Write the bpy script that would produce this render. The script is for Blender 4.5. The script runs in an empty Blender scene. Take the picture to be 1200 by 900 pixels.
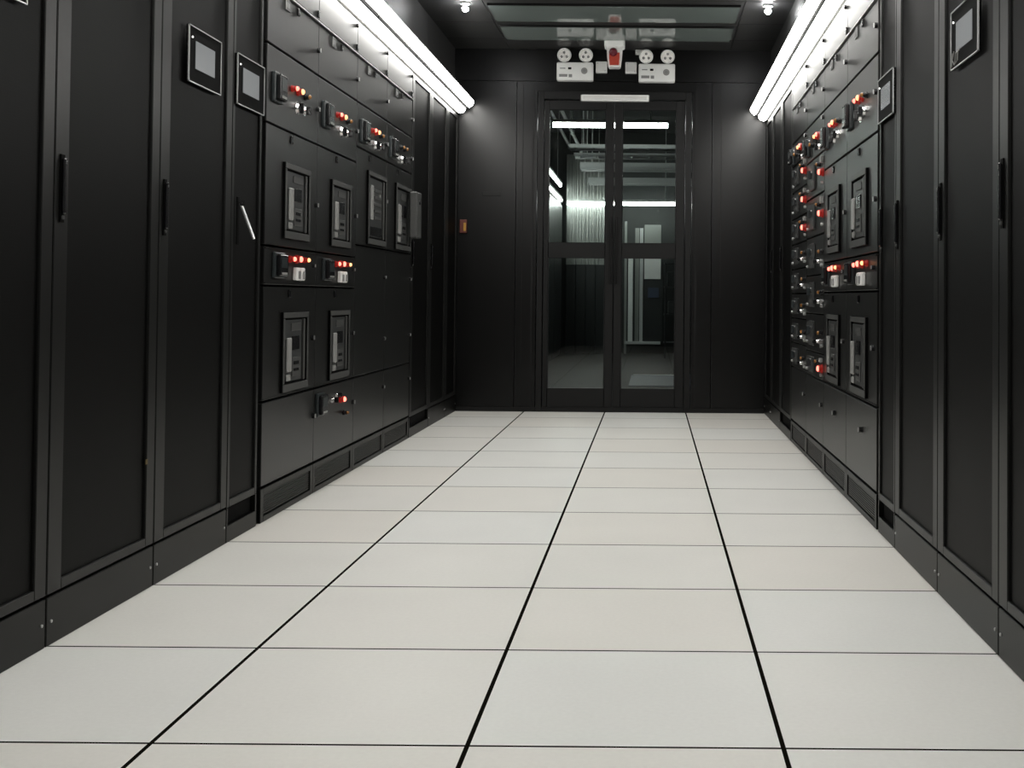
import bpy, bmesh, math, random
from mathutils import Vector, Matrix
random.seed(4)
PI = math.pi
sc = bpy.context.scene

# ------------------------------------------------------------------ camera
F_PX, PPX, PPY = 1362.6, 764.3, 319.2
PITCH, ROLL, CAM_H = 0.0216, 0.0082, 0.8528
fwd = Vector((0, math.cos(PITCH), math.sin(PITCH)))
rt = Vector((1, 0, 0)); up = rt.cross(fwd)
r2 = rt*math.cos(ROLL) + up*math.sin(ROLL)
u2 = -rt*math.sin(ROLL) + up*math.cos(ROLL)
cam_d = bpy.data.cameras.new('camera')
cam = bpy.data.objects.new('camera', cam_d); sc.collection.objects.link(cam)
cam_d.sensor_width = 36; cam_d.lens = F_PX/1200*36
cam_d.shift_x = -(PPX-600)/1200; cam_d.shift_y = -(450-PPY)/1200
cam_d.clip_start = 0.05
m3 = Matrix((r2, u2, -fwd)).transposed()
cam.matrix_world = Matrix.Translation((0, 0, CAM_H)) @ m3.to_4x4()
sc.camera = cam

# ------------------------------------------------------------------ world, exposure
w = bpy.data.worlds.new('world'); sc.world = w; w.use_nodes = True
w.node_tree.nodes['Background'].inputs[0].default_value = (0.5, 0.55, 0.6, 1)
w.node_tree.nodes['Background'].inputs[1].default_value = 0.0
sc.view_settings.view_transform = 'Standard'; sc.view_settings.look = 'None'
sc.view_settings.gamma = 1; sc.view_settings.exposure = 0.0
sc.view_settings.use_curve_mapping = False
TUBE = 20.0          # strength of the aisle tubes
OUT_TUBE = 26.0      # strength of the tubes in the room beyond the door

# ------------------------------------------------------------------ materials
def mat(name, col, rough=0.5, metal=0.0, spec=0.5, emis=None, es=0.0, noise=0.0, nscale=40, coat=0.0, bump=0.0):
    m = bpy.data.materials.new(name); m.use_nodes = True
    nt = m.node_tree; b = nt.nodes['Principled BSDF']
    b.inputs['Base Color'].default_value = (*col, 1)
    b.inputs['Roughness'].default_value = rough
    b.inputs['Metallic'].default_value = metal
    b.inputs['Specular IOR Level'].default_value = spec
    b.inputs['Coat Weight'].default_value = coat
    if emis:
        b.inputs['Emission Color'].default_value = (*emis, 1)
        b.inputs['Emission Strength'].default_value = es
    if noise or bump:
        tc = nt.nodes.new('ShaderNodeTexCoord'); nz = nt.nodes.new('ShaderNodeTexNoise')
        nz.inputs['Scale'].default_value = nscale; nz.inputs['Detail'].default_value = 3
        nt.links.new(tc.outputs['Object'], nz.inputs['Vector'])
        if noise:
            mx = nt.nodes.new('ShaderNodeMix'); mx.data_type = 'RGBA'
            mx.inputs[6].default_value = (*[c*(1-noise) for c in col], 1)
            mx.inputs[7].default_value = (*[min(1, c*(1+noise)) for c in col], 1)
            nt.links.new(nz.outputs['Fac'], mx.inputs[0]); nt.links.new(mx.outputs[2], b.inputs['Base Color'])
        if bump:
            bp = nt.nodes.new('ShaderNodeBump'); bp.inputs['Strength'].default_value = bump
            bp.inputs['Distance'].default_value = 0.001
            nt.links.new(nz.outputs['Fac'], bp.inputs['Height']); nt.links.new(bp.outputs[0], b.inputs['Normal'])
    return m

M = {}
M['sg'] = mat('black powder coated steel', (.0065, .0067, .0063), .36, spec=.56, noise=.12, nscale=9)
M['rack'] = mat('charcoal rack steel', (.0085, .0087, .0083), .38, spec=.26, noise=.1, nscale=12)
M['plinth'] = mat('charcoal plinth steel', (.003, .0032, .0026), .38, spec=.20, noise=.12, nscale=15)
M['gap'] = mat('dark carcass interior', (.004, .004, .004), .9, spec=.1)
M['wall'] = mat('black wall panel', (.0018, .0018, .0018), .30, spec=.32, noise=.1, nscale=6)
M['ceil'] = mat('black ceiling panel', (.034, .034, .034), .45, spec=.3, noise=.1, nscale=5)
M['frame'] = mat('black door frame', (.002, .002, .002), .45, spec=.35)
M['bezel'] = mat('black plastic', (.008, .008, .009), .25)
M['meter'] = mat('dark blue grey plastic', (.03, .036, .038), .3)
M['panelglass'] = mat('matt black panel face', (.0015, .0015, .0015), .6, spec=.05)
M['chrome'] = mat('chrome', (.85, .85, .85), .18, metal=1.0)
M['alu'] = mat('brushed aluminium', (.55, .55, .55), .35, metal=.7)
M['greyplastic'] = mat('grey breaker frame plastic', (.06, .061, .059), .45)
M['breaker'] = mat('dark breaker moulding', (.04, .042, .042), .4)
M['lightgrey'] = mat('light grey plastic', (.30, .30, .29), .4)
M['white'] = mat('white plastic', (.90, .91, .89), .4)
M['whitesteel'] = mat('white enamelled steel', (.75, .75, .73), .4)
M['mark'] = mat('grey print', (.25, .25, .25), .6)
M['red'] = mat('red plastic', (.50, .06, .035), .35)
M['darkred'] = mat('dark red lens', (.12, .01, .02), .12)
M['sticker'] = mat('faded ochre paper', (.12, .085, .03), .7)
M['callred'] = mat('dull red box', (.10, .02, .012), .5)
M['yellow'] = mat('yellow plastic', (.40, .22, .03), .4)
M['screen'] = mat('grey lit touch screen', (.10, .105, .11), .25, emis=(.62, .66, .68), es=.17)
M['tube'] = mat('lit white light diffuser', (.8, .8, .8), .5, emis=(1.0, .985, .94), es=TUBE)
M['outtube'] = mat('lit tube in far room', (.8, .8, .8), .5, emis=(.95, 1.0, .98), es=OUT_TUBE)
M['downlight'] = mat('lit downlight lens', (.8, .8, .8), .5, emis=(1.0, 1.0, 1.0), es=260)
M['redrim'] = mat('red lamp rim', (.20, .012, .01), .3, emis=(1, .03, .015), es=.12)
M['redcore'] = mat('lit red lamp', (.6, .05, .03), .3, emis=(1, .17, .12), es=4)
M['orangecore'] = mat('lit orange lamp', (.6, .3, .1), .3, emis=(1, .42, .17), es=2.6)
M['amber'] = mat('unlit amber lamp', (.30, .13, .03), .25)
M['greenlamp'] = mat('unlit green lamp', (.02, .10, .05), .25)
M['led'] = mat('white status light', (.6, .6, .6), .3, emis=(1, 1, .95), es=3)
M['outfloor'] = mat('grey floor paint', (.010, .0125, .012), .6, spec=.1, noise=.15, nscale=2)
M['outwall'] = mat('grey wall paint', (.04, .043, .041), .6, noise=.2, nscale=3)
M['outrack'] = mat('pale ribbed steel', (.35, .36, .34), .3, metal=.3)
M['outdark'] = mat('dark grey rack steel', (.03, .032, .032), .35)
M['bluegrey'] = mat('blue grey vinyl', (.05, .062, .105), .5, noise=.2, nscale=6)
M['tray'] = mat('galvanised steel', (.55, .56, .55), .45)

def mesh_mat():
    m = mat('perforated black steel', (.012, .012, .0115), .5, spec=.10)
    nt = m.node_tree; b = nt.nodes['Principled BSDF']
    tc = nt.nodes.new('ShaderNodeTexCoord'); v = nt.nodes.new('ShaderNodeTexVoronoi')
    v.inputs['Scale'].default_value = 130; v.inputs['Randomness'].default_value = 0
    nt.links.new(tc.outputs['Object'], v.inputs['Vector'])
    cr = nt.nodes.new('ShaderNodeValToRGB')
    cr.color_ramp.elements[0].position = .35; cr.color_ramp.elements[0].color = (.0008, .0008, .0008, 1)
    cr.color_ramp.elements[1].position = .5; cr.color_ramp.elements[1].color = (.002, .002, .0018, 1)
    nt.links.new(v.outputs['Distance'], cr.inputs[0]); nt.links.new(cr.outputs[0], b.inputs['Base Color'])
    return m
M['mesh'] = mesh_mat()

def floor_mat():
    m = bpy.data.materials.new('white raised floor tiles'); m.use_nodes = True
    nt = m.node_tree; b = nt.nodes['Principled BSDF']; L = nt.links; N = nt.nodes
    tc = N.new('ShaderNodeTexCoord'); sp = N.new('ShaderNodeSeparateXYZ'); L.new(tc.outputs['Object'], sp.inputs[0])
    def math_(op, a, bb=None, v=None):
        n = N.new('ShaderNodeMath'); n.operation = op
        for i, q in enumerate((a, bb)):
            if q is None: continue
            if isinstance(q, (int, float)): n.inputs[i].default_value = q
            else: L.new(q, n.inputs[i])
        return n.outputs[0]
    def joint(coord, off, half):
        t = math_('ADD', coord, -off); t = math_('DIVIDE', t, .6)
        fr = math_('FRACT', math_('ADD', t, 100.5)); d = math_('ABSOLUTE', math_('SUBTRACT', fr, .5))
        return math_('LESS_THAN', d, half/.6), math_('FLOOR', math_('ADD', t, 100.0))
    jx, ix = joint(sp.outputs[0], -.9435, .0048)
    jy, iy = joint(sp.outputs[1], 2.2237, .0040)
    j = math_('MAXIMUM', jx, jy)
    cb = N.new('ShaderNodeCombineXYZ'); L.new(ix, cb.inputs[0]); L.new(iy, cb.inputs[1])
    wn = N.new('ShaderNodeTexWhiteNoise'); wn.noise_dimensions = '2D'; L.new(cb.outputs[0], wn.inputs['Vector'])
    cr = N.new('ShaderNodeValToRGB')
    cr.color_ramp.elements[0].color = (.72, .70, .655, 1); cr.color_ramp.elements[1].color = (.73, .735, .71, 1)
    L.new(wn.outputs['Value'], cr.inputs[0])
    nz = N.new('ShaderNodeTexNoise'); nz.inputs['Scale'].default_value = 90; nz.inputs['Detail'].default_value = 4
    L.new(tc.outputs['Object'], nz.inputs['Vector'])
    nl = N.new('ShaderNodeTexNoise'); nl.inputs['Scale'].default_value = 2.2; L.new(tc.outputs['Object'], nl.inputs['Vector'])
    f = math_('ADD', math_('MULTIPLY', nz.outputs['Fac'], .10), math_('MULTIPLY', nl.outputs['Fac'], .10))
    f = math_('ADD', f, .90)
    mv = N.new('ShaderNodeVectorMath'); mv.operation = 'SCALE'; L.new(cr.outputs[0], mv.inputs[0]); L.new(f, mv.inputs[3])
    mx = N.new('ShaderNodeMix'); mx.data_type = 'RGBA'
    L.new(j, mx.inputs[0]); L.new(mv.outputs[0], mx.inputs[6]); mx.inputs[7].default_value = (.006, .0055, .004, 1)
    L.new(mx.outputs[2], b.inputs['Base Color'])
    b.inputs['Roughness'].default_value = .5
    L.new(math_('MULTIPLY', math_('SUBTRACT', 1.0, j), .35), b.inputs['Specular IOR Level'])
    bp = N.new('ShaderNodeBump'); bp.invert = True; bp.inputs['Distance'].default_value = .003; bp.inputs['Strength'].default_value = .4
    L.new(j, bp.inputs['Height']); L.new(bp.outputs[0], b.inputs['Normal'])
    return m
M['floor'] = floor_mat()

def glass_mat(name, tint, rough=0.0):
    m = bpy.data.materials.new(name); m.use_nodes = True
    nt = m.node_tree; nt.nodes.remove(nt.nodes['Principled BSDF'])
    out = nt.nodes['Material Output']
    t = nt.nodes.new('ShaderNodeBsdfTransparent'); t.inputs[0].default_value = (*tint, 1)
    g = nt.nodes.new('ShaderNodeBsdfGlossy'); g.inputs['Roughness'].default_value = rough
    fr = nt.nodes.new('ShaderNodeFresnel'); fr.inputs[0].default_value = 1.45
    mx = nt.nodes.new('ShaderNodeMixShader')
    nt.links.new(fr.outputs[0], mx.inputs[0]); nt.links.new(t.outputs[0], mx.inputs[1]); nt.links.new(g.outputs[0], mx.inputs[2])
    nt.links.new(mx.outputs[0], out.inputs[0])
    return m
M['glass'] = glass_mat('clear door glass', (.86, .9, .88))
M['skylight'] = mat('grey green roof glass', (.175, .207, .195), .035, spec=.8)

# ------------------------------------------------------------------ mesh builder
class MB:
    def __init__(s): s.bm = bmesh.new(); s.mats = []
    def _mi(s, m):
        m = M[m]
        if m not in s.mats: s.mats.append(m)
        return s.mats.index(m)
    def box(s, x0, x1, y0, y1, z0, z1, m, bev=0.0, seg=1):
        mi = s._mi(m)
        v = [s.bm.verts.new((x, y, z)) for x in (x0, x1) for y in (y0, y1) for z in (z0, z1)]
        q = [(0,1,3,2), (4,6,7,5), (0,4,5,1), (2,3,7,6), (0,2,6,4), (1,5,7,3)]
        fs = [s.bm.faces.new([v[i] for i in f]) for f in q]
        for f in fs: f.material_index = mi
        if bev > 0:
            es = list({e for f in fs for e in f.edges})
            r = bmesh.ops.bevel(s.bm, geom=es, offset=bev, segments=seg, profile=.5, affect='EDGES')
            for f in r['faces']: f.material_index = mi
        return s
    def cyl(s, c, axis, r, h, m, seg=20, r_end=None, dome=0.0):
        """Lathe solid from point c along axis for length h; dome rounds the end."""
        mi = s._mi(m); a = Vector(axis).normalized()
        t = Vector((0, 0, 1)) if abs(a.z) < .9 else Vector((1, 0, 0))
        u = a.cross(t).normalized(); v = a.cross(u); c = Vector(c)
        r_end = r if r_end is None else r_end
        prof = [(r, 0), (r_end, h)]
        if dome:
            prof += [(r_end*math.cos(k*PI/8), h + dome*math.sin(k*PI/8)) for k in (1, 2, 3)]
        rings = [[s.bm.verts.new(c + a*d + (u*math.cos(2*PI*i/seg) + v*math.sin(2*PI*i/seg))*rr) for i in range(seg)] for rr, d in prof]
        fs = [s.bm.faces.new(rings[0][::-1])]
        for A, B in zip(rings, rings[1:]):
            for i in range(seg):
                f = s.bm.faces.new((A[i], A[(i+1) % seg], B[(i+1) % seg], B[i])); f.smooth = len(prof) > 2 and A is not rings[0]; fs.append(f)
        fs.append(s.bm.faces.new(rings[-1]))
        for f in fs: f.material_index = mi
        return s
    def prism(s, pts, x0, x1, m, axis='x'):
        """Extrude a closed outline (a,b) along axis from x0 to x1."""
        mi = s._mi(m)
        def P(t, a, b): return {'x': (t, a, b), 'y': (a, t, b), 'z': (a, b, t)}[axis]
        A = [s.bm.verts.new(P(x0, a, b)) for a, b in pts]; B = [s.bm.verts.new(P(x1, a, b)) for a, b in pts]
        fs = [s.bm.faces.new(A[::-1]), s.bm.faces.new(B)]
        n = len(pts)
        for i in range(n): fs.append(s.bm.faces.new((A[i], A[(i+1) % n], B[(i+1) % n], B[i])))
        for f in fs: f.material_index = mi
        return s
    def rod(s, p, q, r, m, seg=10):
        p = Vector(p); q = Vector(q); return s.cyl(p, q-p, r, (q-p).length, m, seg)
    def build(s, name, parent=None, label=None):
        bmesh.ops.recalc_face_normals(s.bm, faces=s.bm.faces)
        me = bpy.data.meshes.new(name); s.bm.to_mesh(me); s.bm.free()
        for m in s.mats: me.materials.append(m)
        o = bpy.data.objects.new(name, me); sc.collection.objects.link(o)
        if parent: o.parent = parent
        if label: o['label'] = label
        return o
def thing(name, label, cat, loc=(0, 0, 0), rz=0, group=None):
    o = bpy.data.objects.new(name, None); sc.collection.objects.link(o)
    o.location = loc; o.rotation_euler = (0, 0, rz); o.empty_display_size = .1
    o['label'] = label; o['category'] = cat
    if group: o['group'] = group
    return o
def tag(o, label, cat, group=None):
    o['label'] = label; o['category'] = cat
    if group: o['group'] = group
    return o
def struct(o): o['kind'] = 'structure'; return o

# ------------------------------------------------------------------ the aisle shell
XL, XR, YE, CZ = -1.449, .837, 8.644, 2.70
struct(MB().box(-2.3, 1.7, -3.0, YE+.12, -.06, 0, 'floor').build('floor'))
b = MB()
def ceil_panels():
    # black ceiling panels with fine open seams; the glass roof flaps hang below the middle
    ys = [-3.0, -1.8, -.6, .6, 1.8, 3.0, 4.2, 5.4, 6.6, 7.2, 7.8, 8.3, YE]
    for y0, y1 in zip(ys, ys[1:]):
        for x0, x1 in ((-1.52, -1.08), (-1.076, .566), (.57, .91)):
            b.box(x0, x1, y0+.003, y1-.003, CZ, CZ+.04, 'ceil')
    b.box(-1.6, 1.0, -3.0, YE+.06, CZ+.04, CZ+.06, 'gap')
ceil_panels(); struct(b.build('ceiling'))
# containment panels above the cabinets, full walls behind the camera
for side, x, s in (('left', XL-.035, -1), ('right', XR+.035, 1)):
    b = MB()
    ztop = 2.205 if s < 0 else 2.16
    ys = [1.61, 2.8, 4.0, 5.2, 6.4, 7.6, YE]
    for y0, y1 in zip(ys, ys[1:]):
        b.box(min(x, x+s*.03), max(x, x+s*.03), y0+.002, y1-.002, ztop, CZ, 'ceil')
    b.box(min(x, x+s*.03), max(x, x+s*.03), -3.0, 1.605, 0, CZ, 'wall')
    struct(b.build('wall_'+side))
struct(MB().box(-1.52, .91, -3.06, -3.0, 0, CZ, 'wall').build('wall_back'))

# end wall with the door opening
DX0, DX1, DZ = -.86, .285, 2.385
b = MB()
for x0, x1 in ((-1.60, -1.022), (-1.018, -.866), (.291, .436), (.440, .98)):
    b.box(x0, x1, YE, YE+.08, 0, 2.458, 'wall')
b.box(-1.60, .98, YE, YE+.08, 2.462, CZ, 'wall')
b.box(DX0-.006, DX1+.006, YE, YE+.08, DZ, 2.458, 'wall')
b.box(-1.60, -.866, YE+.08, YE+.10, 0, CZ, 'gap'); b.box(.291, .98, YE+.08, YE+.10, 0, CZ, 'gap')
b.box(-1.0, .42, YE+.08, YE+.10, DZ, CZ, 'gap')
# raised reader plate outline and thin cover strips on the panels
b.box(-1.27, -1.13, YE-.006, YE, 1.60, 1.63, 'rack', .002)
b.box(-.905, -.890, YE-.006, YE, 0, 2.40, 'frame'); b.box(.315, .33, YE-.006, YE, 0, 2.40, 'frame')
b.box(-.975, -.969, YE-.004, YE, .05, 2.45, 'rack'); b.box(.505, .511, YE-.004, YE, .85, 2.40, 'rack')
struct(b.build('wall_far'))
struct(MB().box(XL, XR, YE-.012, YE-.002, .0, .035, 'frame').build('baseboard_far'))

# door: frame, two leaves each with two panes
b = MB()
b.box(DX0, DX0+.045, YE-.015, YE+.10, 0, DZ, 'frame', .003)
b.box(DX1-.045, DX1, YE-.015, YE+.10, 0, DZ, 'frame', .003)
b.box(DX0+.045, DX1-.045, YE-.015, YE+.10, DZ-.06, DZ, 'frame', .003)
door = struct(b.build('door_1'))
def leaf(x0, x1, sx0, sx1, zt):
    b = MB(); y0, y1 = YE+.0, YE+.05
    b.box(x0, sx0, y0, y1, .008, 2.318, 'frame', .003)
    b.box(sx1, x1, y0, y1, .008, 2.318, 'frame', .003)
    b.box(sx0, sx1, y0, y1, .008, .176, 'frame', .003)
    b.box(sx0, sx1, y0, y1, 1.142, 1.258, 'frame', .003)
    b.box(sx0, sx1, y0, y1, 2.248, 2.318, 'frame', .003)
    for xa in (sx0, sx1-.006):
        b.box(xa, xa+.006, y0+.002, y0+.012, .176, 1.142, 'bezel'); b.box(xa, xa+.006, y0+.002, y0+.012, 1.258, 2.248, 'bezel')
    l = b.build('door_leaf', door)
    for z0, z1 in ((.176, 1.142), (1.258, 2.248)):
        MB().box(sx0, sx1, y0+.02, y0+.026, z0, z1, 'glass').build('glass_pane', l)
    return l
l1 = leaf(DX0+.048, -.291, -.776, -.352, 0)
l2 = leaf(-.287, DX1-.048, -.230, .172, 0)
for l, x in ((l1, -.312), (l2, -.268)):
    MB().box(x-.006, x+.006, YE-.035, YE-.023, .95, 1.45, 'frame', .003).box(x-.005, x+.005, YE-.023, YE, 1.0, 1.02, 'frame').box(x-.005, x+.005, YE-.023, YE, 1.38, 1.40, 'frame').build('pull_handle', l)

# white bar lamp above the door
t = thing('door_lamp_bar', 'slim white horizontal lamp bar fixed above the glass double door', 'lamp', (-.287, YE, 2.33))
MB().box(-.25, .25, -.045, 0, -.022, .026, 'white', .006, 2).build('housing', t)
MB().box(-.235, .235, -.052, -.045, -.012, .012, 'whitesteel', .002).build('cover', t)
MB().box(-.256, -.25, -.04, 0, -.02, .024, 'lightgrey').build('end_cap', t); MB().box(.25, .256, -.04, 0, -.02, .024, 'lightgrey').build('end_cap', t)

# ------------------------------------------------------------------ glass roof flaps
for y0, y1, lab in ((7.88, 8.27, 'grey glass roof flap nearest the end wall, mirroring the emergency lamps'),
                    (7.30, 7.71, 'grey glass roof flap at the top edge of the photo'),
                    (6.70, 7.12, None), (4.9, 6.5, None)):
    if lab is None: continue
    t = thing('roof_glass_flap', lab, 'roof glass', (-.255, (y0+y1)/2, CZ-.012), 0, 'glass flaps in the aisle roof')
    h = (y1-y0)/2
    MB().box(-.795, .795, -h, h, -.004, .006, 'skylight').build('glass_panel', t)
    MB().box(-.80, .80, -h-.012, -h-.001, -.002, .012, 'frame').box(-.80, .80, h+.001, h+.012, -.002, .012, 'frame').build('edge_frame', t)

# small round downlights
for x, lab in ((-1.19, 'small bright globe lamp on the ceiling left of the roof glass'), (.715, 'small bright globe lamp on the ceiling right of the roof glass')):
    t = thing('ceiling_globe_lamp', lab, 'ceiling lamp', (x, 7.28, CZ), 0, 'globe lamps on the ceiling')
    MB().cyl((0, 0, 0), (0, 0, -1), .028, .012, 'white', 24).build('trim_ring', t)
    MB().cyl((0, 0, -.012), (0, 0, -1), .011, .018, 'white', 20).build('stem', t)
    MB().cyl((0, 0, -.030), (0, 0, -1), .013, .004, 'downlight', 24, r_end=.020).cyl((0, 0, -.034), (0, 0, -1), .020, .008, 'downlight', 24, dome=.018).build('globe', t)

# ------------------------------------------------------------------ strip lights along both cabinet tops
def strip_light(y0, y1, side, lab):
    x = XL if side < 0 else XR
    zb = 2.205 if side < 0 else 2.165
    t = thing('strip_light', lab, 'strip light', (x, (y0+y1)/2, zb), 0, 'strip lights above the %s cabinets' % ('left' if side < 0 else 'right'))
    k = -side; h = (y1-y0)/2 - .004
    def P(pts): return [(k*a, c) for a, c in pts]
    MB().prism(P([(-.034, .004), (.006, .003), (.064, .036), (.070, .042), (.118, .088), (.118, .100), (-.034, .112)]), -h, h, 'whitesteel', 'y').build('housing', t)
    MB().prism(P([(.0635, .034), (.072, .022), (.076, .024), (.080, .044), (.070, .042)]), -h, h, 'gap', 'y').build('centre_fin', t)
    MB().prism(P([(.008, .003), (.024, -.006), (.050, .002), (.063, .020), (.064, .034), (.060, .034)]), -h+.012, h-.012, 'tube', 'y').build('diffuser', t)
    MB().prism(P([(.082, .044), (.092, .036), (.114, .052), (.124, .072), (.122, .086), (.116, .086)]), -h+.012, h-.012, 'tube', 'y').build('diffuser', t)
    return t
ordinals = ['first', 'second', 'third', 'fourth', 'fifth', 'sixth', 'seventh', 'eighth', 'ninth', 'tenth', 'eleventh', 'twelfth']
y = 8.56; i = 0
while y > 0.3:
    for side, sn in ((-1, 'left'), (1, 'right')):
        strip_light(y-.934, y, side, 'bright white strip light above the %s cabinets, %s from the end wall' % (sn, ordinals[i]))
    y -= .936; i += 1

# ------------------------------------------------------------------ cabinets
# local frame of every cabinet: x runs along its face (left to right as faced), -y comes out of the face, z up
Z = {-1: dict(top=2.200, trim=2.030, s2=1.800, s3=1.500, s3b=1.580, dt=1.037, db=.886, low=.450, pl=.132, b3=1.10),
     1: dict(top=2.158, trim=1.987, s2=1.775, s3=1.480, s3b=1.580, dt=1.028, db=.883, low=.450, pl=.135, b3=1.10)}
def place(y0, y1, side):
    """(location, rotation) of a cabinet that spans y0..y1 on the given side."""
    return ((XL, y0, 0), PI/2) if side < 0 else ((XR, y1, 0), -PI/2)

def touch_panel(parent, s0, s1, z0, z1, writing=False, glare=False):
    b = MB()
    b.box(s0, s1, -.008, 0, z0, z1, 'panelglass', .002)
    f = .003
    for a in ((s0, s1, z0, z0+f), (s0, s1, z1-f, z1), (s0, s0+f, z0, z1), (s1-f, s1, z0, z1)):
        b.box(a[0], a[1], -.0105, -.004, a[2], a[3], 'alu')
    p = b.build('touch_panel', parent, 'black touch panel with thin silver rim')
    W = s1-s0; H = z1-z0
    MB().box(s0+.20*W, s0+.79*W, -.0095, -.008, z0+.27*H, z0+.76*H, 'screen').build('screen', p)
    MB().cyl((s0+.10*W, -.008, z0+.80*H), (0, -1, 0), .0026, .003, 'led', 10).build('status_light', p)
    if writing:      # pale scribbled mark in the lower corner of the panel
        b = MB(); x = s0+.008; zz = z0+.010
        for (xa, za, xb, zb) in ((.004, 0, .012, .036), (.010, .016, .026, .038), (.010, .016, .030, .0), (.036, .002, .042, .030), (.036, .002, .058, .006),
                                 (.042, .030, .060, .030), (.058, .006, .060, .030), (.066, .006, .074, .044), (.060, .030, .080, .032)):
            b.rod((x+xa, -.0095, zz+za), (x+xb, -.0095, zz+zb), .0016, 'lightgrey', 6)
        b.build('scribbled_mark', p)
    return p

def swing_handle(parent, s, z0, z1, lifted=False):
    b = MB()
    b.box(s-.010, s+.010, -.004, 0, z0-.02, z1+.022, 'panelglass', .001)
    if not lifted:
        b.box(s-.007, s+.007, -.012, -.004, z0, z1+.012, 'bezel', .003)
        b.box(s-.004, s+.004, -.0135, -.011, z1-.002, z1+.006, 'breaker', .001)
        b.cyl((s, -.004, z0-.008), (0, -1, 0), .005, .004, 'greyplastic', 12)
    else:
        b.rod((s, -.012, z1), (s+.004, -.058, z0), .0055, 'alu'); b.cyl((s, -.012, z1), (0, -1, 0), .010, .012, 'bezel', 12)
    return b.build('door_handle', parent)

def rack(y0, y1, side, lab, panel=False, lifted=False, narrow=False, slot=False, writing=False, sticker=False, handle=True, mesh=True, group=True):
    loc, rz = place(y0, y1, side); W = y1-y0; z = Z[side]; top = z['top']
    t = thing('server_rack', lab, 'server rack', loc, rz, ('server racks in the %s row' % ('left' if side < 0 else 'right')) if group else None)
    g = .003
    b = MB(); b.box(g, W-g, .028, .62, .005, top, 'rack'); b.box(g+.004, W-g-.004, .020, .028, .12, top-.01, 'gap')
    b.build('carcass', t)
    # plinth
    b = MB()
    if slot:
        b.box(g, W-g, 0, .03, .0, .058, 'plinth', .002); b.box(g, g+.012, .0, .03, .058, .118, 'plinth'); b.box(W-g-.012, W-g, 0, .03, .058, .118, 'plinth')
        b.box(g+.012, W-g-.012, .018, .03, .058, .118, 'gap')
    else:
        b.box(g, W-g, 0, .028, .0, .117, 'plinth', .002)
    pl = b.build('plinth', t)
    if not slot:
        for sx in (.022, W-.022):
            MB().cyl((sx, 0, .058), (0, -1, 0), .004, .003, 'alu', 10).build('screw', pl)
    # door: four stiles around a perforated sheet
    z0, z1 = .124, top-.006; st = .066 if not narrow else .022; sr = .052 if not narrow else .020
    if narrow: z0 = .120
    b = MB()
    b.box(g, g+st, 0, .02, z0, z1, 'rack', .002); b.box(W-g-sr, W-g, 0, .02, z0, z1, 'rack', .002)
    b.box(g+st, W-g-sr, 0, .02, z0, z0+.026, 'rack', .002); b.box(g+st, W-g-sr, 0, .02, z1-.03, z1, 'rack', .002)
    d = b.build('door', t)
    MB().box(g+st, W-g-sr, .008, .012, z0+.026, z1-.03, 'mesh').build('perforated_sheet', d)
    if handle: swing_handle(d, g+(.030 if not narrow else .055), 1.045, 1.17, lifted)
    if sticker: MB().box(W-g-sr-.010, W-g-sr+.003, -.002, 0, .362, .376, 'sticker').build('sticker', d)
    if panel:
        ps0, ps1 = (.175, .445) if not narrow else (.016, W-.010)
        pz = (1.512, 1.690) if side < 0 else (1.490, 1.652)
        if narrow and side > 0: pz = (1.497, 1.658)
        touch_panel(t if narrow else d, ps0, ps1, pz[0], pz[1], writing)
    return t

def lamp(parent, s, z, kind, r=.0125, o0=0.0):
    b = MB()
    rim, core = {'red': ('redrim', 'redcore'), 'orange': ('redrim', 'orangecore'), 'amber': ('bezel', 'amber'), 'green': ('bezel', 'greenlamp')}[kind]
    b.cyl((s, -o0, z), (0, -1, 0), r*1.25, .008, 'bezel' if kind in ('amber', 'green') else 'redrim', 18)
    b.cyl((s, -o0-.008, z), (0, -1, 0), r, .012, rim, 18)
    b.cyl((s, -o0-.020, z), (0, -1, 0), r*.82, .003, core, 18, dome=.007)
    lab = {'red': 'lit red indicator lamp', 'orange': 'lit orange indicator lamp', 'amber': 'unlit amber indicator lamp', 'green': 'unlit green indicator lamp'}[kind]
    return b.build('indicator_lamp', parent, lab)

def rotary(parent, s, z, r=.0155, dark=False):
    b = MB()
    b.cyl((s, 0, z), (0, -1, 0), r*1.2, .007, 'chrome' if not dark else 'bezel', 18)
    b.cyl((s, -.007, z), (0, -1, 0), r*.95, .010, 'chrome' if not dark else 'bezel', 18, r_end=r*.85)
    b.box(s-.005, s+.005, -.034, -.016, z-r*.95, z+r*.95, 'bezel' if not dark else 'meter', .002)
    return b.build('rotary_switch', parent)

def white_selectors(parent, s, z):
    for k in (0, 1):
        MB().box(s+.062*k, s+.062*k+.045, -.020, 0, z-.026, z+.026, 'white', .004).box(s+.062*k+.014, s+.062*k+.030, -.026, -.020, z-.020, z+.012, 'mark', .002).build('selector_switch', parent, 'white selector switch')

def meter(parent, s, z, w=.10, h=.105, dep=.034):
    b = MB()
    b.box(s, s+w, -dep*.45, 0, z, z+h, 'meter', .003)
    b.box(s+w*.1, s+w*.9, -dep, -dep*.45, z+h*.08, z+h*.92, 'bezel', .004)
    b.box(s+w*.2, s+w*.8, -dep-.001, -dep, z+h*.4, z+h*.82, 'meter')
    b.box(s+w*.25, s+w*.75, -dep-.002, -dep, z+h*.14, z+h*.22, 'lightgrey')
    return b.build('digital_meter', parent)

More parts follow.
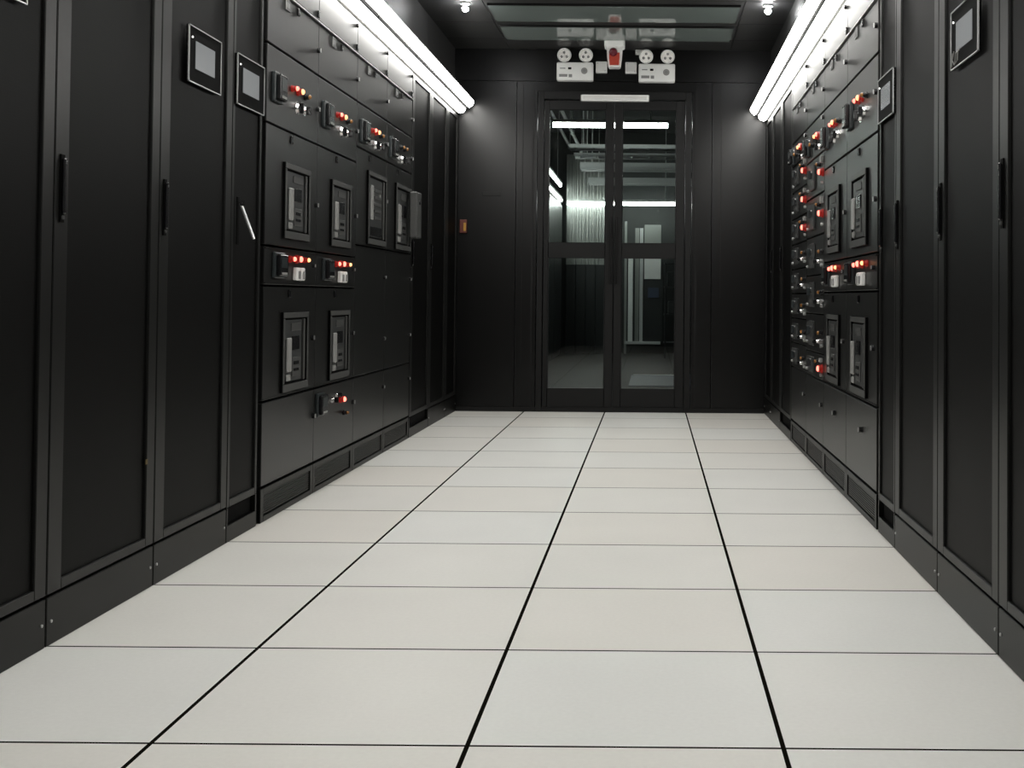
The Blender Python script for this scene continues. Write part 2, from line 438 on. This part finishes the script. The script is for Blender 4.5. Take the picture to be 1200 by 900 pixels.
def breaker(parent, s, z, w, h, kind=0):
    """Air circuit breaker framed in the door: grey rim, dark face, handle strip, windows and knobs."""
    b = MB(); f = .024; d = .013
    for a in ((s, s+w, z, z+f*1.3), (s, s+w, z+h-f, z+h), (s, s+f*.8, z+f*1.3, z+h-f), (s+w-f*.8, s+w, z+f*1.3, z+h-f)):
        b.box(a[0], a[1], -d+.003, 0, a[2], a[3], 'panelglass')
        b.box(a[0]+.0015, a[1]-.0015, -d, -d+.003, a[2]+.0015, a[3]-.0015, 'greyplastic', .001)
    fr = b.build('circuit_breaker', parent, 'grey framed circuit breaker')
    b = MB()
    x0, x1, z0, z1 = s+f*.8, s+w-f*.8, z+f*1.3, z+h-f
    b.box(x0, x1, -.002, .0, z0, z1, 'gap')
    ww = x1-x0; hh = z1-z0
    b.box(x0+.02*ww, x0+.80*ww, -.007, -.002, z0+.03*hh, z0+.97*hh, 'breaker', .002)
    b.box(x0+.86*ww, x0+.93*ww, -.011, -.002, z0+.02*hh, z0+.98*hh, 'greyplastic', .002)
    b.build('breaker_body', fr)
    b = MB()
    if kind == 0:
        b.box(x0+.08*ww, x0+.24*ww, -.019, -.007, z0+.18*hh, z0+.70*hh, 'lightgrey', .004)
        b.box(x0+.08*ww, x0+.24*ww, -.015, -.007, z0+.04*hh, z0+.14*hh, 'lightgrey', .003)
        b.box(x0+.34*ww, x0+.66*ww, -.012, -.007, z0+.50*hh, z0+.72*hh, 'bezel', .002)
        b.cyl((x0+.45*ww, -.007, z0+.60*hh), (0, -1, 0), .016, .006, 'bezel', 16)
        b.box(x0+.34*ww, x0+.70*ww, -.011, -.007, z0+.10*hh, z0+.40*hh, 'greyplastic', .003)
        b.box(x0+.40*ww, x0+.62*ww, -.013, -.011, z0+.28*hh, z0+.33*hh, 'bezel')
        b.box(x0+.40*ww, x0+.62*ww, -.013, -.011, z0+.18*hh, z0+.22*hh, 'bezel')
        b.box(x0+.30*ww, x0+.72*ww, -.010, -.007, z0+.80*hh, z0+.92*hh, 'greyplastic', .002)
    else:
        b.box(x0+.06*ww, x0+.20*ww, -.017, -.007, z0+.30*hh, z0+.85*hh, 'lightgrey', .003)
        for k in range(5):
            b.box(x0+.30*ww, x0+.72*ww, -.013, -.007, z0+(.32+.11*k)*hh, z0+(.37+.11*k)*hh, 'greyplastic', .002)
        b.cyl((x0+.62*ww, -.007, z0+.72*hh), (0, -1, 0), .012, .006, 'lightgrey', 14)
        b.box(x0+.10*ww, x0+.74*ww, -.013, -.007, z0+.05*hh, z0+.20*hh, 'bezel', .003)
    b.build('operating_levers', fr)
    return fr

def latch(parent, s, z, r=.011):
    return MB().cyl((s, 0, z), (0, -1, 0), r, .012, 'bezel', 14).box(s-.003, s+.003, -.016, -.012, z-r*.8, z+r*.8, 'alu').build('latch', parent)
def hinge(parent, s, z):
    return MB().box(s-.012, s+.012, -.007, 0, z-.016, z+.016, 'bezel', .003).build('hinge', parent)
def nameplate(parent, s, z, w=.06, h=.045):
    b = MB(); b.box(s, s+w, -.003, 0, z-h, z, 'breaker')
    b.box(s+.001, s+.006, -.004, -.003, z-h, z-.002, 'lightgrey')
    for k in range(3):
        b.box(s+.014+.014*k, s+.022+.014*k, -.0036, -.003, z-h*.75, z-h*.3, 'mark')
    return b.build('nameplate', parent)

def panel_door(t, s0, s1, z0, z1, name='door'):
    gx, gz = .0022, .0045
    return MB().box(s0+gx, s1-gx, 0, .018, z0+gz, z1-gz, 'sg', .0018).build(name, t)

def sg_base(y0, y1, side, lab):
    loc, rz = place(y0, y1, side); W = y1-y0; z = Z[side]
    t = thing('switchgear_cabinet', lab, 'switchgear', loc, rz, 'switchgear cabinets in the %s row' % ('left' if side < 0 else 'right'))
    b = MB(); b.box(.002, W-.002, .026, .62, .004, z['top'], 'sg'); b.box(.004, W-.004, .0185, .026, z['pl']-.01, z['top']-.004, 'gap')
    b.build('carcass', t)
    b = MB(); zp = z['pl']-.006
    b.box(.002, W-.002, .012, .026, .0, zp, 'plinth')
    for a in ((.002, .035, 0, zp), (W-.035, W-.002, 0, zp), (.035, W-.035, 0, .022), (.035, W-.035, zp-.022, zp)):
        b.box(a[0], a[1], 0, .012, a[2], a[3], 'plinth', .0015)
    pl = b.build('plinth', t)
    b = MB(); n = 9
    for k in range(n):
        zz = .028 + (zp-.058)*k/(n-1)
        b.box(.045, W-.045, .004, .012, zz, zz+.005, 'plinth')
    b.build('vent_grille', pl)
    # top compartment and bright trim rail
    d = panel_door(t, 0, W, z['trim']+.006, z['top'], 'top_door')
    latch(d, W-.03, z['top']-.035, .010); hinge(d, W-.02, z['trim']+.03)
    MB().box(.001, W-.001, -.006, .018, z['trim']-.003, z['trim']+.004, 'alu', .001).build('trim_rail', t)
    d = panel_door(t, 0, W, z['s2'], z['trim']-.005, 'upper_door')
    nameplate(d, .20, z['trim']-.012); latch(d, W-.016, z['s2']+.105); hinge(d, W*.55, z['trim']-.03)
    return t, W, z

def meter_door(t, W, z, zb, dz, lit='red', third='orange'):
    d = panel_door(t, 0, W, zb, z['s2'], 'meter_door')
    zc = zb + dz
    meter(d, .055, zc-.055, .10, .115)
    if lit == 'red':
        lamp(d, .30, zc+.035, 'red', .011); lamp(d, .375, zc+.035, third, .013); lamp(d, .47, zc+.030, 'amber', .011)
    else:
        lamp(d, .34, zc+.035, 'amber', .011); lamp(d, .43, zc+.035, 'amber', .011)
    rotary(d, .355, zc-.035, .022); rotary(d, .45, zc-.030, .018)
    latch(d, W-.018, zb+.15 if zb < 1.55 else zb+.09)
    return d

def sg_two_breakers(y0, y1, side, lab, low_lamps=False, third='orange'):
    t, W, z = sg_base(y0, y1, side, lab)
    meter_door(t, W, z, z['s3'], .142, 'red', third)
    bs, bw = (.205, .33) if side < 0 else (.165, .335)
    d = panel_door(t, 0, W, z['dt'], z['s3'], 'breaker_door')
    breaker(d, bs, z['dt']+.036, bw, .300); latch(d, W-.02, z['dt']+.20); hinge(d, W*.45, z['s3']-.03)
    d = panel_door(t, 0, W, z['db'], z['dt'], 'indicator_drawer')
    MB().box(.004, W-.004, -.004, 0, z['dt']-.012, z['dt']-.007, 'rack').box(.004, W-.004, -.004, 0, z['db']+.007, z['db']+.012, 'rack').build('edge_strip', d)
    m0 = z['db']
    meter(d, .09, m0+.03, .12, .098, .03)
    lamp(d, .30, m0+.108, 'red', .011); lamp(d, .385, m0+.110, 'red' if third == 'orange' else 'orange', .014); lamp(d, .49, m0+.110, 'orange', .010)
    white_selectors(d, .345, m0+.050); latch(d, W-.05, m0+.09, .008)
    d = panel_door(t, 0, W, z['low'], z['db'], 'breaker_door')
    breaker(d, bs, z['low']+.018, bw, .315); latch(d, W-.05, z['low']+.22); hinge(d, W*.45, z['db']-.03)
    MB().box(.004, W-.004, -.004, 0, z['low']+.007, z['low']+.011, 'rack').build('edge_strip', d)
    d = panel_door(t, 0, W, z['pl'], z['low'], 'lower_door')
    if low_lamps:
        meter(d, .02, .325, .11, .10, .03); rotary(d, .27, .378, .013); rotary(d, .33, .395, .011)
        lamp(d, .42, .368, 'red', .014); lamp(d, .475, .300, 'amber', .009)
    latch(d, W-.02 if side < 0 else W*.55, .335)
    return t

def sg_tall_breaker(y0, y1, side, lab, kind, lit):
    t, W, z = sg_base(y0, y1, side, lab)
    meter_door(t, W, z, z['s3b'], .085, lit)
    d = panel_door(t, 0, W, z['b3'], z['s3b'], 'breaker_door')
    br = breaker(d, .21, z['b3']+.012, .40, .375, 1 if kind == 0 else 0); latch(d, W-.02, z['b3']+.26); hinge(d, W*.4, z['s3b']-.03)
    if kind == 1:
        MB().box(.47, .60, -.075, -.030, z['b3']+.09, z['b3']+.36, 'greyplastic', .006).cyl((.535, -.075, z['b3']+.30), (0, -1, 0), .014, .006, 'bezel', 14).build('drawn_out_unit', br, 'grey block drawn out of the breaker')
        br['label'] = 'grey framed circuit breaker drawn out of its frame'
    d = panel_door(t, 0, W, .450, z['b3'], 'blank_door')
    latch(d, W-.03, .95, .009); latch(d, W-.03, .62, .009)
    MB().box(.004, W-.004, -.004, 0, z['b3']-.013, z['b3']-.009, 'rack').build('edge_strip', d)
    d = panel_door(t, 0, W, z['pl'], .450, 'lower_door'); latch(d, W-.03, .36, .009)
    return t

def sg_feeders(y0, y1, side, lab, seams, lit_rows, lamp_s, zmeter):
    """Motor-control style cabinet: a stack of small feeder drawers with lamps and rotary handles."""
    t, W, z = sg_base(y0, y1, side, lab)
    d = panel_door(t, 0, W, seams[0], z['s2'], 'meter_door')
    zc = seams[0] + zmeter
    meter(d, .02, zc-.045, .10, .10); rotary(d, .17, zc+.02, .020, True); lamp(d, .26, zc, 'amber'); rotary(d, .36, zc+.015, .022, True)
    lamp(d, .50, zc+.02, 'red', .013); lamp(d, .42, zc+.02, 'orange', .012); rotary(d, .52, zc-.045, .016); latch(d, W-.03, z['s2']-.03)
    for k, (zt, zb) in enumerate(zip(seams, seams[1:])):
        d = panel_door(t, 0, W, zb, zt, 'feeder_drawer'); h = zt-zb; zc = (zt+zb)/2
        MB().box(.18, .34, -.012, 0, zc-h*.32, zc+h*.32, 'breaker', .003).box(.20, .32, -.014, -.012, zc-h*.25, zc-h*.12, 'greyplastic').build('switch_plate', d)
        rotary(d, .26, zc+h*.08, .022, True)
        MB().box(.04, .12, -.003, 0, zc+h*.12, zc+h*.28, 'greyplastic').build('nameplate', d)
        if k in lit_rows:
            lamp(d, lamp_s, zc-h*.02, 'red', .017); lamp(d, lamp_s-.09, zc+h*.22, 'amber', .010)
            MB().box(lamp_s-.02, lamp_s+.012, -.016, 0, zc+h*.22, zc+h*.38, 'lightgrey', .002).build('white_button', d)
        else:
            lamp(d, lamp_s, zc+h*.05, 'amber', .011); rotary(d, lamp_s-.10, zc-h*.18, .010)
        MB().cyl((W-.05, 0, zb+h*.22), (0, -1, 0), .008, .012, 'alu', 12).build('latch', d)
        MB().cyl((.06, 0, zb+h*.25), (0, -1, 0), .007, .010, 'alu', 12).build('latch', d)
    d = panel_door(t, 0, W, z['pl'], z['low'], 'lower_door'); latch(d, W-.04, .335)
    return t

# left row, from the camera to the end wall
rack(1.612, 2.211, -1, 'black server rack nearest the camera on the left, outside the photo', handle=True)
rack(2.211, 2.810, -1, 'black perforated rack cut off by the left photo edge, touch panel at its top', panel=True)
rack(2.810, 3.410, -1, 'black perforated rack left of the left-row rack with a touch panel in its door', sticker=True)
rack(3.410, 3.992, -1, 'wide black perforated rack in the left row with a silver-rimmed touch panel', panel=True)
rack(3.992, 4.296, -1, 'narrow black cabinet in the left row with touch panel and lifted silver handle', panel=True, narrow=True, slot=True, lifted=True)
sg_two_breakers(4.338, 5.004, -1, 'left switchgear cabinet with two breakers, beside the narrow touch panel cabinet', third='orange')
sg_two_breakers(5.004, 5.664, -1, 'left switchgear cabinet with two breakers and a red lamp near the floor', low_lamps=True)
sg_tall_breaker(5.664, 6.304, -1, 'left switchgear cabinet with one tall breaker and a red lamp above it', 0, 'red')
sg_tall_breaker(6.304, 6.962, -1, 'left switchgear cabinet with a drawn out breaker, last before the far racks', 1, 'off')
rack(6.975, 7.570, -1, 'black rack in the left row just beyond the last switchgear cabinet', slot=True)
rack(7.570, 8.170, -1, 'black rack in the left row, second from the end wall')
rack(8.170, 8.625, -1, 'narrower black rack in the left row touching the end wall', handle=False)
# right row
rack(1.612, 2.208, 1, 'black server rack nearest the camera on the right, outside the photo')
rack(2.208, 2.806, 1, 'black perforated rack cut off by the right edge of the photo, without touch panel')
rack(2.806, 3.404, 1, 'right row perforated rack with a touch panel bearing a pale scribbled mark', panel=True, writing=True)
rack(3.404, 3.998, 1, 'right row perforated rack without touch panel, beside the narrow touch panel cabinet')
rack(3.998, 4.290, 1, 'narrow black cabinet in the right row with a touch panel beside the red lamps', panel=True, narrow=True, slot=True)
sg_two_breakers(4.322, 5.004, 1, 'right switchgear cabinet with two breakers, beside the narrow touch panel cabinet')
sg_two_breakers(5.004, 5.660, 1, 'right switchgear cabinet with two breakers, beside the feeder drawers')
sg_feeders(5.660, 6.300, 1, 'right switchgear cabinet of feeder drawers with a red lamp near its bottom',
           [1.580, 1.380, 1.175, .975, .775, .578, .450], (0, 1, 5), .60, .075)
sg_feeders(6.300, 6.962, 1, 'right switchgear cabinet of feeder drawers, last before the far racks',
           [1.636, 1.478, 1.320, 1.170, 1.025, .882, .738, .594, .450], (0, 1, 2), .62, .05)
rack(6.975, 7.570, 1, 'black rack in the right row just beyond the feeder drawer cabinet', slot=True)
rack(7.570, 8.170, 1, 'black rack in the right row, second from the end wall')
rack(8.170, 8.625, 1, 'narrower black rack in the right row touching the end wall', handle=False)
# thin black fillers between the narrow cabinets and the switchgear
for side, y0, y1, lab in ((-1, 4.298, 4.336, 'thin matt black filler strip between left narrow cabinet and switchgear'), (1, 4.292, 4.320, 'thin matt black filler strip between right narrow cabinet and switchgear')):
    loc, rz = place(y0, y1, side)
    o = MB().box(.001, y1-y0-.001, .012, .30, 0, Z[side]['top'], 'gap').build('filler_strip'); o.location = loc; o.rotation_euler = (0, 0, rz)
    tag(o, lab, 'filler strip')

# ------------------------------------------------------------------ things on the end wall and ceiling
def emergency_light(x, z, lab):
    t = thing('emergency_light', lab, 'emergency light', (x, YE, z), 0, 'twin head emergency lights above the door')
    b = MB(); b.box(-.135, .135, -.075, 0, 0, .135, 'white', .010, 2); b.build('battery_box', t)
    b = MB()
    b.box(-.115, -.055, -.077, -.075, .025, .045, 'mark'); b.box(-.05, -.025, -.077, -.075, .080, .096, 'bezel'); b.box(-.11, -.07, -.077, -.075, .085, .092, 'mark')
    b.box(-.045, -.02, -.077, -.075, .022, .045, 'mark'); b.build('printed_marks', t)
    b = MB(); b.cyl((.07, -.075, .070), (0, -1, 0), .024, .003, 'lightgrey', 20); b.cyl((.07, -.078, .070), (0, -1, 0), .012, .002, 'mark', 16); b.build('emblem_disc', t)
    for sx in (-.08, .08):
        b = MB(); b.cyl((sx, -.04, .135), (0, 0, 1), .012, .03, 'white', 14); b.rod((sx, -.04, .155), (sx, -.052, .185), .008, 'white')
        nk = b.build('lamp_neck', t)
        b = MB(); c = Vector((sx, -.045, .195)); a = Vector((0, -1, -.35)).normalized()
        b.cyl(c-a*.02, a, .034, .03, 'white', 28, r_end=.052); b.cyl(c+a*.01, a, .052, .012, 'white', 28)
        b.build('lamp_head', t)
        b = MB(); b.cyl(c+a*.022, a, .044, .003, 'chrome', 28)
        for k in range(3):
            an = PI/2 + k*2*PI/3; off = Vector((math.cos(an)*.022, 0, math.sin(an)*.022)); off -= a*off.dot(a)
            b.cyl(c+a*.024+off, a, .010, .006, 'mark', 14)
        b.build('reflector', nk)
    return t
emergency_light(-.585, 2.455, 'white twin head emergency light on the end wall, left of the red alarm')
emergency_light(.022, 2.449, 'white twin head emergency light on the end wall, right of the red alarm')
for x, z, lab in ((-.390, 2.520, 'small square white junction box left of the red alarm'), (-.170, 2.517, 'small square white junction box right of the red alarm')):
    t = thing('junction_box', lab, 'junction box', (x, YE, z), 0, 'junction boxes beside the alarm')
    MB().box(-.042, .042, -.04, 0, 0, .084, 'white', .005, 2).build('box_body', t)
    MB().box(-.036, .036, -.043, -.04, .006, .078, 'whitesteel', .003).cyl((-.028, -.043, .07), (0, -1, 0), .003, .001, 'mark', 8).cyl((.028, -.043, .014), (0, -1, 0), .003, .001, 'mark', 8).build('box_lid', t)
tag(MB().box(-.04, .04, -.03, 0, -.018, .018, 'white', .005, 2).box(-.03, .03, -.033, -.03, -.01, .01, 'whitesteel').build('cable_clamp'), 'tiny white bracket just above the right emergency light, at the ceiling', 'bracket').location = (-.098, YE, 2.678)
t = thing('fire_alarm_beacon', 'white ceiling alarm sounder with a red front, hanging between the emergency lights', 'alarm', (-.283, 8.32, CZ))
b = MB(); b.box(-.073, .073, -.06, .06, -.062, 0, 'white', .014, 3); b.build('ceiling_base', t)
b = MB()
b.prism([(-.056, -.062), (.056, -.062), (.052, -.13), (.044, -.195), (.036, -.203), (-.036, -.203), (-.044, -.195), (-.052, -.13)], -.045, .035, 'white', 'y'); b.build('sounder_body', t)
b = MB(); b.prism([(-.038, -.10), (.038, -.10), (.037, -.14), (.032, -.190), (-.032, -.190), (-.037, -.14)], -.054, -.045, 'red', 'y'); b.build('red_front', t, 'red front cover')
b = MB(); b.cyl((-.008, -.045, -.092), (0, -1, -.5), .030, .02, 'darkred', 24, dome=.014); b.build('strobe_lens', t, 'dark red strobe lens')
# manual call point beside the left racks
t = thing('manual_call_point', 'small red and yellow call point on the end wall beside the left racks', 'call point', (-1.405, YE, 1.37))
MB().box(-.026, .026, -.035, 0, -.05, .05, 'callred', .005, 2).build('box_body', t)
MB().box(.004, .022, -.038, -.035, -.035, .025, 'yellow', .001).build('yellow_plate', t, 'yellow plate')

# ------------------------------------------------------------------ the room beyond the glass door
OY = 18.0
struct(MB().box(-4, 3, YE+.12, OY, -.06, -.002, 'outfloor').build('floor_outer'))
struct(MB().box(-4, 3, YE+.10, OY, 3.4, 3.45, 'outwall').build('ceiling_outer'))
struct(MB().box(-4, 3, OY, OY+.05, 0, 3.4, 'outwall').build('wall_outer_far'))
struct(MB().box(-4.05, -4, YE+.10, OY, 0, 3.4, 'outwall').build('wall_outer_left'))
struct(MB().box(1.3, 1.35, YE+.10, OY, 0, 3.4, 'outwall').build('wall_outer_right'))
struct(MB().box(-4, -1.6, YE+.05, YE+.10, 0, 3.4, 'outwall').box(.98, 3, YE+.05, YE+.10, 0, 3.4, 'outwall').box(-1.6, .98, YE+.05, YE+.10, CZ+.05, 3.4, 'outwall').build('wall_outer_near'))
def out_tube(x0, x1, y0, y1, z, lab, r=.025):
    t = thing('tube_lamp', lab, 'tube lamp', ((x0+x1)/2, (y0+y1)/2, z), 0, 'tube lamps in the room behind the door')
    hx, hy = (x1-x0)/2, (y1-y0)/2; a = Vector((hx, hy, 0))
    MB().rod(-a, a, r, 'outtube', 14).build('lit_tube', t)
    if z == 2.29: MB().box(-.02, .02, -1.5, -1.46, -.04, -r, 'tray').box(-.02, .02, 1.46, 1.5, -.04, -r, 'tray').build('mounting_foot', t)
    else: MB().rod(-a*.7, -a*.7+Vector((0, 0, 3.4-z)), .006, 'tray').rod(a*.7, a*.7+Vector((0, 0, 3.4-z)), .006, 'tray').build('hanger_rod', t)
    if hx > hy: MB().box(-hx, hx, -.03, .03, r, r+.03, 'whitesteel').build('lamp_housing', t)
    else: MB().box(-.03, .03, -hy, hy, r, r+.03, 'whitesteel').build('lamp_housing', t)
    return t
out_tube(-1.04, .15, 12.0, 12.0, 2.63, 'bright horizontal tube lamp high behind both upper door panes')
out_tube(-1.28, .45, 17.35, 17.35, 2.25, 'bright horizontal tube lamp low at the back of the room behind the door')
out_tube(-1.37, -1.37, 13.6, 17.2, 2.50, 'slanting lit tube along the rack top behind the left upper pane', .02)
out_tube(-1.37, -1.37, 13.6, 17.2, 2.29, 'thinner slanting lit tube just under the other one, left upper pane', .014)
for k in range(5):
    y0 = 10.6 + 1.32*k
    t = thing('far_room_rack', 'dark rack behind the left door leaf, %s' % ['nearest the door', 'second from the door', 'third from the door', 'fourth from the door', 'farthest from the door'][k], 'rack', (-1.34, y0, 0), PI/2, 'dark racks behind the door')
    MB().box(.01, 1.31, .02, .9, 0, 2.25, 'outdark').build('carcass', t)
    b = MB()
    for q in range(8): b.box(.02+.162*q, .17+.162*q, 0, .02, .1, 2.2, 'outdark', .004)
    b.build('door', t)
for k in range(4):
    x0 = -1.30 + .15*k
    t = thing('ribbed_panel', 'pale ribbed panel behind the left door leaf, %s of four' % ['leftmost', 'second from left', 'second from right', 'rightmost'][k], 'panel', (x0, 17.5, 0), 0, 'pale ribbed panels behind the door')
    b = MB(); b.box(0, .145, 0, .05, 1.34, 3.0, 'outrack')
    for q in range(3): b.box(.012+.045*q, .036+.045*q, -.02, 0, 1.34, 3.0, 'outrack', .003)
    b.build('sheet', t)
    MB().box(0, .146, -.01, .05, 0, 1.335, 'outdark', .003).build('painted_shade_base', t)  # dark colour stands in for shade on the panels' lower half
for k, (yy, dz, lab) in enumerate(((13.1, .02, 'nearest'), (13.9, .02, 'second'), (15.1, .045, 'third'), (17.0, .045, 'farthest'))):
    t = thing('cable_tray', 'grey overhead cable tray crossing behind the upper right pane, %s from the door' % lab, 'cable tray', (-.2, yy, 2.56), 0, 'overhead cable trays behind the door')
    MB().box(-.75, 1.45, 0, .02, -dz, dz, 'tray').box(-.75, 1.45, .28, .30, -dz, dz, 'tray').build('side_rail', t)
    b = MB()
    for q in range(11): b.box(-.7+.21*q, -.68+.21*q, .02, .28, -.01, .01, 'tray')
    b.build('rungs', t)
    b = MB()
    for q in (-.6, .9): b.rod((q, .15, .01), (q, .15, .84), .008, 'tray')
    b.build('hanger_rod', t)
for x, z, ln in ((-1.22, 3.05, 'upper'), (-1.05, 2.98, 'lower')):
    t = thing('conduit', 'thin grey conduit running away under the ceiling behind the upper left pane, %s one' % ln, 'conduit', (x, 14.0, z), 0, 'conduits behind the door')
    MB().rod((0, -4.6, 0), (0, 3.2, 0), .022, 'tray').build('pipe', t)
    b = MB()
    for q in (-4, -1.5, 1, 3): b.rod((0, q, .02), (0, q, 3.4-z), .006, 'tray').box(-.03, .03, q-.02, q+.02, -.03, .03, 'tray')
    b.build('clamp', t)
t = thing('back_doorway', 'pale post and lit white panel above a dark opening behind the right door leaf', 'doorway', (0, 17.6, 0))
MB().box(-.36, -.29, -.1, 0, .15, 1.60, 'white', .005).build('pale_post', t)
MB().box(-.42, -.385, -.05, .0, .0, 2.0, 'outrack').box(-.26, -.20, -.04, 0, .15, 1.9, 'outrack').box(-.19, -.14, -.03, 0, .15, 1.9, 'tray').build('frame', t)
MB().box(-.12, .13, -.06, 0, 1.13, 1.50, 'whitesteel', .004).box(-.12, .13, -.05, 0, 1.51, 1.95, 'outrack', .004).build('white_panel', t)
MB().box(-.12, .16, -.05, 0, .18, 1.12, 'outdark').box(-.06, .10, -.07, -.05, .85, 1.0, 'bluegrey').build('dark_opening', t)
MB().box(-.40, .13, -.12, 0, .15, .19, 'tray').build('sill', t)
t = thing('equipment_trolley', 'dark cluttered equipment stand at the right edge of the lower right pane', 'trolley', (.33, 16.6, 0))
b = MB()
for xx in (-.14, .14):
    for yy in (-.2, .2): b.rod((xx, yy, .0), (xx, yy, 1.35), .014, 'outdark')
b.build('upright', t)
b = MB()
for zz in (.2, .6, 1.0, 1.33): b.box(-.16, .16, -.22, .22, zz, zz+.02, 'outdark')
b.build('shelf', t)
MB().box(-.12, .05, -.15, .15, 1.02, 1.22, 'outdark', .01).build('instrument', t); MB().box(-.1, .12, -.15, .15, .62, .80, 'breaker', .01).build('instrument', t)
tag(MB().box(-.22, .62, 11.2, 12.7, -.002, .006, 'bluegrey', .002).box(-.20, .60, 12.7, 12.76, -.002, .010, 'white', .002).build('floor_mat'), 'blue grey floor mat with a painted light reflection along one edge behind the right door leaf', 'mat')  # white strip paints the light reflected on the floor as solid colour
